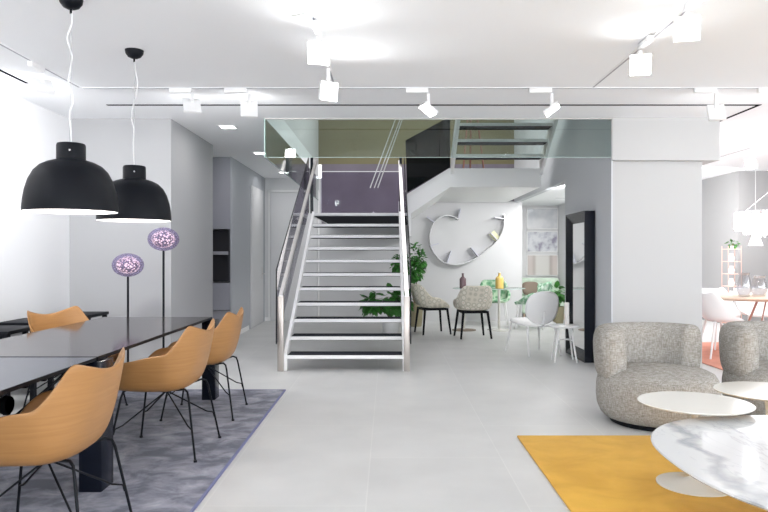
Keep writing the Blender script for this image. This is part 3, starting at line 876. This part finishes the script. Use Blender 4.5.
def tulip(label, x, y):
    t = thing('tulip_side_table', label, 'side table', (x, y, .014 if y < 4.6 else 0), 0, 'round white tulip side tables')
    bm = BM(); lathe(bm, [(0, .430), (.26, .430), (.285, .437), (.293, .444), (.288, .447), (0, .448)], 80); obj('table_top', bm, 'cream', t, smooth=12)
    bm = BM(); lathe(bm, [(.018, .05), (.014, .12), (.013, .33), (.02, .39), (.05, .43), (0, .43)], 32); obj('stem', bm, 'cream', t, smooth=60)
    bm = BM(); lathe(bm, [(.196, 0), (.196, .006), (.15, .014), (.06, .026), (.028, .042), (.018, .056), (0, .056)], 64); obj('foot', bm, 'cream', t, smooth=60)
    return t
t1 = tulip('small round white tulip side table in front of the first armchair', 1.66, 3.68)
dup(t1, (2.23, 3.99, .014), 0, 'small round white tulip side table in front of the second armchair')

# ------------------------------------------------------------------ leaning mirror
mr = thing('standing_mirror', 'tall black framed mirror leaning on the grey pier wall', 'mirror', (2.36, 8.38, 0))
# local: x towards the room is negative; frame 0.85 long (y), 1.78 high
def rect(x, y, z0, z1): return [(x, -y, z0), (x, y, z0), (x, y, z1), (x, -y, z1)]
def ringed(bm, loops):
    vs = [[bm.verts.new(p) for p in lp] for lp in loops]
    for a, b in zip(vs, vs[1:]):
        for k in range(4): bm.faces.new((a[k], a[(k+1) % 4], b[(k+1) % 4], b[k]))
    return bm
bm = ringed(BM(), [rect(.06, .425, 0, 1.78), rect(-.06, .425, 0, 1.78), rect(-.06, .405, .02, 1.76), rect(-.01, .25, .13, 1.65), rect(.05, .25, .13, 1.65)])
bm.faces.new([bm.verts.new(p) for p in rect(.06, .425, 0, 1.78)])
bmesh.ops.remove_doubles(bm, verts=bm.verts, dist=.0005)
obj('frame', bm, 'navy', mr, smooth=0)
bm = BM(); box(bm, -.014, -.008, -.253, .253, .127, 1.653); obj('mirror_glass', bm, 'mirror', mr, smooth=0)

# ------------------------------------------------------------------ bistro corner
def leg4(t, mat, top, foot, z, r0=.012, r1=.009):
    for (tx, ty), (fx, fy) in zip(top, foot):
        bm = BM(); tube(bm, [(tx, ty, z), (fx, fy, 0)], r0, 10, r1); obj('leg', bm, mat, t)

def h_clap(d):
    h = .36
    if d > 40: h = .36 + (.15-.36)*sstep(40, 75, d)
    if d > 75: h = .15*(1-sstep(85, 150, d))
    return h
def clap(label, x, y, rz, mat, legmat, group):
    t = thing('upholstered_chair', label, 'chair', (x, y, 0), rz, group)
    obj('seat_shell', tub(.27, .26, 2.8, h_clap, .45, lean=.10, NT=48), mat, t, smooth=180, sub=1, solid=.045)
    if legmat == 'black':
        bm = BM()
        box(bm, -.19, .19, -.20, -.17, .385, .415); box(bm, -.19, .19, .17, .20, .385, .415)
        box(bm, -.20, -.17, -.19, .19, .385, .415); box(bm, .17, .20, -.19, .19, .385, .415)
        obj('seat_frame', bm, legmat, t, smooth=0)
    k = 1 if legmat == 'black' else .7
    leg4(t, legmat, [(sx*.185, sy*.185) for sx in (-1, 1) for sy in (-1, 1)], [(sx*.235, sy*.23) for sx in (-1, 1) for sy in (-1, 1)], .415, .021*k, .015*k)
    return t
GP = 'floral dotted chairs at the glass table'
ca = clap('floral dotted chair with black legs seen side-on beside the plant', .72, 11.0, PI/2+.25, 'floral', 'black', GP)
dup(ca, (1.30, 10.45, 0), PI+.12, 'floral dotted chair with black legs, back to camera at the glass table')
GG = 'green patterned chairs at the glass table'
cg = clap('green checked chair with pale legs behind the amber bottle', 1.93, 12.35, -.1, 'greencheck', 'white', GG)
cl = clap('green leaf-print chair with pale legs beside the pale sofa', 2.46, 11.75, -PI/2-.3, 'leafprint', 'white', GG)

gt = thing('glass_table', 'oval glass topped table on pale pedestals between the patterned chairs', 'table', (1.70, 11.45, 0))
bm = BM(); lathe(bm, [(0, .70), (.60, .70), (.605, .705), (.60, .71), (0, .71)], 64, sx=1, sy=.62); obj('glass_top', bm, 'clear', gt)
bm = BM(); lathe(bm, [(.598, .699), (.612, .705), (.598, .711)], 64, sx=1, sy=.62, closed=False); obj('top_rim', bm, 'glassedge', gt, label='pale green rim of the glass top')
for dx, m in ((-.42, 'pot_olive'), (.17, 'cream')):
    bm = BM(); lathe(bm, [(.20, 0), (.20, .012), (.05, .02), (0, .02)], 40, cx=dx); obj('foot', bm, 'brown_fabric' if dx < 0 else 'cream', gt)
    bm = BM(); tube(bm, [(dx, 0, .015), (dx, 0, .70)], .022, 14); obj('pedestal', bm, 'cream', gt)
def bottle(name, label, x, y, z, mat, liq, w, h):
    t = thing(name, label, 'bottle', (x, y, z))
    bm = BM(); lathe(bm, [(w, 0), (w, h*.62), (w*.9, h*.70), (w*.35, h*.82), (w*.3, h*.97), (w*.36, h), (0, h)], 24); obj('bottle_body', bm, liq, t)
    bm = BM(); lathe(bm, [(w*.4, h), (w*.4, h*1.05), (0, h*1.07)], 16); obj('stopper', bm, mat, t)
bottle('glass_bottle', 'amber yellow bottle on the glass table', 1.885, 11.5, .711, 'cream', 'amberliq', .068, .25)
bottle('glass_bottle', 'dark plum bottle on the glass table behind the floral chair', 1.26, 11.45, .711, 'plumliq', 'plumliq', .055, .235)

# white lounge chair
lc = thing('lounge_chair', 'white plastic lounge chair with an oval back beside the black mirror', 'chair', (1.87, 8.78, 0), math.radians(198))
def shell(bm, w, d, n, fz, th=.012):
    N_, R_ = 48, 8
    top = []
    for r in range(R_+1):
        f = r/R_
        lp = []
        for k in range(N_):
            a = 2*PI*k/N_
            c_, s_ = math.cos(a), math.sin(a)
            q = 1/((abs(c_))**n+(abs(s_))**n)**(1/n)
            x, y = c_*q*w*f, s_*q*d*f
            lp.append(Vector((x, y, fz(x, y))))
        top.append(lp)
    c = bm.verts.new((0, 0, fz(0, 0)))
    vs = [[bm.verts.new(p) for p in lp] for lp in top[1:]]
    for k in range(N_): bm.faces.new((c, vs[0][k], vs[0][(k+1) % N_]))
    for a, b in zip(vs, vs[1:]):
        for k in range(N_): bm.faces.new((a[k], b[k], b[(k+1) % N_], a[(k+1) % N_]))
    return bm
bm = shell(BM(), .27, .27, 2.6, lambda x, y: .385 + .35*x*x*.6 - .12*y + .2*y*y)
obj('seat', bm, 'white_plastic', lc, smooth=180, solid=.014)
bm = shell(BM(), .235, .215, 2.4, lambda x, y: .9*x*x)
xform(bm, Matrix.Translation((0, .27, .60)) @ Matrix.Rotation(math.radians(78), 4, 'X'))
obj('backrest', bm, 'white_plastic', lc, smooth=180, solid=.014)
bm = BM(); tube(bm, [(0, .20, .36), (0, .27, .40), (0, .29, .55)], .02, 10); obj('back_support', bm, 'white_plastic', lc)
leg4(lc, 'white_plastic', [(-.2, -.2), (.2, -.2), (-.19, .2), (.19, .2)], [(-.25, -.27), (.25, -.27), (-.23, .30), (.23, .30)], .385, .016, .011)

# white stool with candle
so = thing('side_stool', 'small round white stool beside the black mirror', 'stool', (2.09, 8.08, 0), .3)
bm = BM(); lathe(bm, [(0, .405), (.17, .405), (.185, .412), (.185, .425), (.175, .431), (0, .431)], 48); obj('seat', bm, 'white_plastic', so)
leg4(so, 'white_plastic', [(math.cos(a)*.10, math.sin(a)*.10) for a in (.4, 1.97, 3.54, 5.11)], [(math.cos(a)*.18, math.sin(a)*.18) for a in (.4, 1.97, 3.54, 5.11)], .408, .014, .010)
bm = BM(); tube(bm, [(math.cos(a)*.13, math.sin(a)*.13, .26) for a in (.4, 3.54)], .006); tube(bm, [(math.cos(a)*.13, math.sin(a)*.13, .26) for a in (1.97, 5.11)], .006); obj('stretcher', bm, 'white_plastic', so)
cd = thing('candle', 'tall white candle standing on the small white stool', 'candle', (2.12, 8.06, .431))
bm = BM(); lathe(bm, [(.028, 0), (.028, .262), (.022, .268), (0, .264)], 24); obj('wax_body', bm, 'candle', cd)
bm = BM(); tube(bm, [(0, 0, .262), (.001, 0, .278)], .002, 6); obj('wick', bm, 'black', cd)

# curling wall shelf
def px(x, y, Y): return ((x-388)*Y/680, EYE-(y-256)*Y/680)
YS = 13.08
pp = [(458.4, 219.6), (453, 216.6), (447.5, 215.4), (442, 216.4), (437, 219.4), (433, 224), (430.6, 230), (429.6, 236), (429.8, 242.5), (431.6, 248.6), (434.6, 254), (438.6, 258.6), (443.6, 262), (449.5, 264), (456, 264.8), (463, 263.6), (470, 261), (477.2, 257.2), (485, 251.4), (492.8, 245), (498, 239.4), (501.6, 233), (503.6, 226.3), (504, 220.5), (503.4, 215)]
ps = [px(a, b, YS-.1) for a, b in pp]
ws = thing('wall_shelf', 'curling translucent white ribbon bookshelf on the back wall', 'shelf', (1.45, YS, 1.5))
bm = BM(); loops = []
for i, (x, z) in enumerate(ps):
    a = ps[max(i-1, 0)]; b = ps[min(i+1, len(ps)-1)]
    t = Vector((b[0]-a[0], b[1]-a[1])).normalized(); nx, nz = -t.y, t.x
    th = .007
    loops.append([(x+nx*th-1.45, -.20, z+nz*th-1.5), (x+nx*th-1.45, 0, z+nz*th-1.5), (x-nx*th-1.45, 0, z-nz*th-1.5), (x-nx*th-1.45, -.20, z-nz*th-1.5)])
loft(bm, loops); obj('shelf_ribbon', bm, 'acrylic', ws, smooth=50)
ends = [((458, 219), (460.5, 208.8)), ((434.5, 222.5), (426.8, 216.8)), ((430, 246), (438.5, 243.5)), ((447, 263), (451, 251)), ((478, 256.6), (471, 247.5)), ((497, 240.5), (490, 233)), ((503.5, 219), (494.5, 217.5))]
for i, (p, q) in enumerate(ends):
    a = Vector(px(*p, YS-.1)); b = Vector(px(*q, YS-.1)); t = (b-a).normalized(); nn = Vector((-t.y, t.x))*.009
    bm = BM()
    loop = [(a+nn), (b+nn), (b-nn), (a-nn)]
    prism_xz(bm, [(v.x-1.45, v.y-1.5) for v in loop], -.19, -.005)
    obj('bookend', bm, 'greybook', ws, smooth=0)
a = Vector(px(497.5, 239, YS-.1)); yb = obj('book', B(-.055, .055, -.10, .0, 0, .17, bevel=.003), 'yellow')
yb.location = (a.x, YS-.03, a.y-.005); yb.rotation_euler = (0, math.radians(-40), 0)
tag(yb, 'pale yellow book standing on the curling white wall shelf', 'book')

# plants behind the stairs
def foliage(bm, centre, rad, n, size, rnd, droop=.3):
    for i in range(n):
        while True:
            p = Vector((rnd.uniform(-1, 1), rnd.uniform(-1, 1), rnd.uniform(-1, 1)))
            if .25 < p.length < 1: break
        d = p.normalized()
        pos = Vector(centre) + Vector((p.x*rad[0], p.y*rad[1], p.z*rad[2]))
        d = (d + Vector((rnd.uniform(-.6, .6), rnd.uniform(-.6, .6), rnd.uniform(-.6, .2)-droop))).normalized()
        s = d.cross(Vector((rnd.uniform(-.4, .4), rnd.uniform(-.4, .4), 1))).normalized()
        up = s.cross(d).normalized()
        l = size*rnd.uniform(.7, 1.2); w = l*.34
        v = [pos, pos+d*l*.35+s*w, pos+d*l*.75+s*w*.75-up*l*.06, pos+d*l-up*l*.15, pos+d*l*.75-s*w*.75-up*l*.06, pos+d*l*.35-s*w]
        mid = [pos+d*l*.35-up*l*.05, pos+d*l*.75-up*l*.1]
        V = [bm.verts.new(x) for x in v]; m0, m1 = bm.verts.new(mid[0]), bm.verts.new(mid[1])
        bm.faces.new((V[0], V[1], m0)); bm.faces.new((V[1], V[2], m1, m0)); bm.faces.new((V[2], V[3], m1))
        bm.faces.new((V[0], m0, V[5])); bm.faces.new((m0, m1, V[4], V[5])); bm.faces.new((m1, V[3], V[4]))
rnd = random.Random(3)
def potplant(name, label, x, y, potmat, pr, ph, clumps, stem_h, size, n, z=0):
    t = thing(name, label, 'plant', (x, y, z))
    bm = BM(); lathe(bm, [(pr*.78, 0), (pr*.9, ph*.3), (pr, ph*.95), (pr, ph), (pr*.9, ph), (pr*.88, ph*.9), (0, ph*.9)], 32); obj('pot', bm, potmat, t)
    bm = BM()
    for c, r in clumps: tube(bm, [(0, 0, ph*.85), (c[0]*.3, c[1]*.3, (ph+c[2])/2), c], .012, 6, .006)
    obj('stem', bm, 'bark', t)
    bm = BM()
    for c, r in clumps: foliage(bm, c, r, n, size, rnd)
    obj('foliage', bm, 'leaf', t, smooth=0)
potplant('potted_tree', 'bushy green potted tree in an olive planter behind the staircase', .48, 12.1, 'pot_olive', .15, .42,
         [((-.02, 0, 1.22), (.16, .16, .26)), ((.0, 0, .98), (.13, .14, .18)), ((-.30, .05, 1.1), (.10, .12, .16)), ((.10, 0, 1.15), (.08, .10, .18))], .6, .085, 130)
potplant('potted_plant', 'low spreading green plant in a white pot behind the lower steps', .04, 10.9, 'pot_white', .14, .27,
         [((-.02, 0, .56), (.34, .2, .16)), ((.18, 0, .50), (.13, .13, .14)), ((-.3, -.05, .48), (.16, .14, .10))], .3, .15, 80)

# ------------------------------------------------------------------ alcove: sofa, pictures
sf = thing('sofa', 'pale green sofa against the alcove wall below the framed pictures', 'sofa', (3.08, 13.7, 0))
obj('seat', B(-.46, .44, -.40, .25, .12, .44, bevel=.05, seg=3), 'palegreen', sf)
obj('backrest', B(-.46, .44, .22, .45, .12, .80, bevel=.06, seg=3), 'palegreen', sf)
for sx in (-.4, .38):
    for sy in (-.33, .38): obj('leg', tube(BM(), [(sx, sy, .13), (sx, sy, 0)], .02, 8), 'paleoak', sf)
def cushion(label, x, y, z, w, h, mat, rz, tilt):
    bm = BM(); bmesh.ops.create_uvsphere(bm, u_segments=32, v_segments=16, radius=1)
    for v in bm.verts:
        c = v.co
        v.co = Vector((math.copysign(abs(c.x)**.6, c.x)*w/2, c.y*.07, math.copysign(abs(c.z)**.6, c.z)*h/2))
    o = obj('cushion', bm, mat, smooth=180); o.location = (x, y, z); o.rotation_euler = (tilt, 0, rz)
    tag(o, label, 'cushion')
cushion('brown cushion leaning on the left end of the pale green sofa', 2.86, 13.62, .60, .36, .28, 'brown_fabric', .15, -.3)
cushion('green leaf-print cushion on the pale green sofa', 3.12, 13.60, .57, .34, .28, 'leafprint', -.1, -.35)
potplant('potted_plant', 'leafy green plant in an olive pot beside the black mirror’s far edge', 3.14, 12.55, 'pot_olive', .11, .32, [((0, 0, .58), (.2, .18, .10)), ((-.08, 0, .50), (.14, .12, .10))], .2, .15, 30)
def picture(label, z0, z1, kind):
    t = thing('framed_picture', label, 'picture', (3.22, 14.2, (z0+z1)/2), 0, 'glossy pictures on the alcove wall')
    h = (z1-z0)/2; w = .325
    bm = BM()
    for a in ((-w, w, -h, -h+.014), (-w, w, h-.014, h), (-w, -w+.014, -h, h), (w-.014, w, -h, h)): box(bm, a[0], a[1], -.03, 0, a[2], a[3])
    obj('frame', bm, 'white_steel', t, smooth=0)
    m, nt, N, L, b = new_mat('picture_print_'+kind)
    mp = mapping(N, L, (3, 1, 3))
    if kind == 'bands':
        g = N.new('ShaderNodeTexWave'); g.wave_type = 'BANDS'; g.bands_direction = 'X'; g.inputs['Scale'].default_value = .16; g.inputs['Distortion'].default_value = 0
        r = ramp(N, [(.3, (.66, .64, .62)), (.55, (.46, .41, .39)), (.8, (.60, .54, .52))])
    else:
        g = N.new('ShaderNodeTexNoise'); g.inputs['Scale'].default_value = 2.2 if kind == 'blots' else 1.1
        r = ramp(N, [(.42, (.66, .67, .70)), (.55, (.52, .53, .58)), (.66, (.30, .28, .36))]) if kind == 'blots' else ramp(N, [(.35, (.50, .52, .56)), (.6, (.68, .68, .70))])
    L.new(mp.outputs[0], g.inputs['Vector']); L.new(g.outputs['Fac'], r.inputs['Fac']); L.new(r.outputs['Color'], b.inputs['Base Color'])
    b.inputs['Roughness'].default_value = .06
    obj('print', B(-w+.012, w-.012, -.022, -.018, -h+.012, h-.012), m, t, smooth=0)
picture('top glossy silvery picture of the three on the alcove wall', 1.815, 2.25, 'haze')
picture('middle glossy speckled picture of the three on the alcove wall', 1.33, 1.765, 'blots')
picture('bottom pinkish panel picture of the three on the alcove wall', .84, 1.275, 'bands')
vt = thing('air_vent', 'slim dark slot air vent in the alcove ceiling', 'vent', (3.15, 12.3, 2.30))
obj('vent_slot', B(-.12, .12, -.018, .018, -.006, 0), 'cabinet', vt, smooth=0); obj('vent_frame', B(-.135, .135, -.03, .03, -.003, 0), 'white', vt, smooth=0)

# ------------------------------------------------------------------ dining room on the right
o = obj('area_rug', B(3.66, 7.0, 7.25, 9.78, 0, .012, bevel=.004), 'terracotta'); tag(o, 'terracotta pink rug under the wooden dining table at right', 'rug')
wt = thing('dining_table', 'pale wooden oval dining table in the right-hand room', 'table', (5.12, 8.5, .012))
bm = BM(); lathe(bm, [(0, .69), (.9, .69), (.97, .70), (1.0, .718), (.99, .728), (0, .728)], 80, sx=1.12, sy=.52); obj('table_top', bm, 'paleoak', wt)
for sx, sy in ((-.6, -.2), (-.6, .2), (.6, -.2), (.6, .2)):
    bm = BM(); tube(bm, [(sx*.75, sy*.5, .69), (sx*1.1, sy*1.1, 0)], .009, 8); tube(bm, [(sx*.55, sy*1.4, .69), (sx*1.1, sy*1.1, 0)], .009, 8); obj('hairpin_leg', bm, 'copper', wt)
def h_white(d):
    h = .34
    if d > 45: h = .34*(1-sstep(45, 110, d)) + .05
    if d > 110: h = .05*(1-sstep(110, 150, d))
    return h
wc = thing('shell_chair', 'white shell dining chair behind the wooden table, the left of the two there', 'chair', (4.48, 9.22, .012), math.radians(12), 'white shell chairs at the wooden table')
obj('seat_shell', tub(.25, .24, 2.6, h_white, .45, lean=.10, NT=40), 'white_plastic', wc, smooth=180, sub=1, solid=.012)
leg4(wc, 'white_plastic', [(sx*.15, sy*.15) for sx in (-1, 1) for sy in (-1, 1)], [(sx*.23, sy*.23) for sx in (-1, 1) for sy in (-1, 1)], .445, .016, .011)
dup(wc, (4.12, 8.36, .012), math.radians(84), 'white shell dining chair at the left end of the wooden table, half behind the pier')
dup(wc, (5.02, 9.28, .012), math.radians(-5), 'white shell dining chair behind the wooden table and the glass vases')
for lab, x, y, hh, r in (('tall clear glass vase on the wooden dining table, left one', 4.45, 8.50, .30, .085), ('clear glass vase on the wooden dining table, right one', 4.70, 8.62, .26, .10)):
    t = thing('glass_vase', lab, 'vase', (x, y, .740), 0, 'glass vases on the wooden table')
    bm = BM(); lathe(bm, [(0, 0), (r*.7, 0), (r*.95, hh*.25), (r, hh*.5), (r*.8, hh*.8), (r*.7, hh*.9), (r*.85, hh), (r*.80, hh), (r*.66, hh*.9), (r*.76, hh*.8), (r*.95, hh*.5), (r*.9, hh*.25), (r*.6, .02), (0, .02)], 32)
    obj('vase_body', bm, glass_mat('frosted_vase_glass', (.88, .88, .89), 1.2, base_refl=.1, rough=.1), t)
# wire étagère
rk = thing('wire_shelf', 'tall rose-gold wire shelf against the right-hand grey wall', 'shelf', (5.86, 11.6, 0))
bm = BM()
for sx in (-.11, .11):
    for sy in (-.11, .11): tube(bm, [(sx, sy, 0), (sx, sy, 1.42)], .006, 6)
obj('wire_frame', bm, 'rose', rk)
for k in range(7):
    z = .1+k*.21
    obj('shelf_plate', B(-.115, .115, -.115, .115, z, z+.012), 'rose', rk, smooth=0)
for i, k in enumerate((6, 5, 4, 3)):
    z = .1+(k-1)*.21+.012
    bm = BM(); lathe(bm, [(.04, 0), (.055, .05), (.03, .11), (.035, .13), (0, .13)], 20)
    o = obj('small_vase', bm, 'white', loc=(5.84, 11.56, z)); tag(o, ('topmost', 'second from top', 'third from top', 'fourth from top')[i]+' small white vase on the rose-gold wire shelf', 'vase', 'small vases on the wire shelf')
potplant('potted_plant', 'tiny green plant on top of the rose-gold wire shelf', 5.88, 11.6, 'pot_white', .04, .05, [((0, 0, .09), (.09, .08, .05))], .05, .06, 40, z=1.372)
# chandelier
ch = thing('chandelier', 'round glittering crystal chandelier over the wooden dining table', 'chandelier', (4.95, 8.6, 1.55))
bm = BM()
for ring, (r, z0, z1, n) in enumerate(((.50, .02, .26, 54), (.40, -.03, .2, 42), (.28, -.06, .16, 30))):
    for k in range(n):
        a = 2*PI*k/n
        lathe(bm, [(0, z0), (.016, z0+.03), (.022, (z0+z1)/2), (.012, z1), (0, z1)], 6, cx=r*math.cos(a), cy=r*math.sin(a))
obj('crystal_drops', bm, 'crystal', ch, smooth=0)
bm = BM()
for r, z in ((.50, .26), (.40, .2), (.28, .16)):
    tube(bm, [(r*math.cos(2*PI*k/48), r*math.sin(2*PI*k/48), z) for k in range(49)], .008, 6)
for k in range(3):
    a = 2*PI*k/3; tube(bm, [(.5*math.cos(a), .5*math.sin(a), .26), (0, 0, .62)], .004, 6)
    tube(bm, [(-.5*math.cos(a), -.5*math.sin(a), .26), (0, 0, .26)], .004, 6)
obj('ring_frame', bm, 'chrome', ch)
bm = BM(); tube(bm, [(0, 0, .6), (0, 0, H-1.55)], .005, 8); lathe(bm, [(.06, H-1.55-.03), (.06, H-1.55), (0, H-1.55)], 24); obj('suspension', bm, 'chrome', ch)
point((4.95, 8.6, 1.72), 22, .2)
cp = thing('pendant_lamp', 'small white cone pendant lamp hanging just left of the chandelier’s underside', 'pendant lamp', (4.62, 8.55, 1.38))
bm = BM(); lathe(bm, [(.085, 0), (.075, .03), (.035, .14), (.03, .20), (0, .205)], 32, closed=False); obj('shade', bm, emit_mat('lit_white_shade', (1, 1, 1), .6), cp)
bm = BM(); tube(bm, [(0, 0, .2), (0, 0, H-1.38)], .003, 6); obj('cord', bm, 'cord', cp)

# ------------------------------------------------------------------ render look
vs = scn.view_settings
vs.view_transform = 'Standard'; vs.look = 'None'; vs.gamma = 1; vs.use_curve_mapping = False
vs.exposure = 0.58
scn.cycles.use_denoising = True
scn.cycles.max_bounces = 10; scn.cycles.diffuse_bounces = 6; scn.cycles.glossy_bounces = 6; scn.cycles.transparent_max_bounces = 16
scn.cycles.sample_clamp_indirect = 8
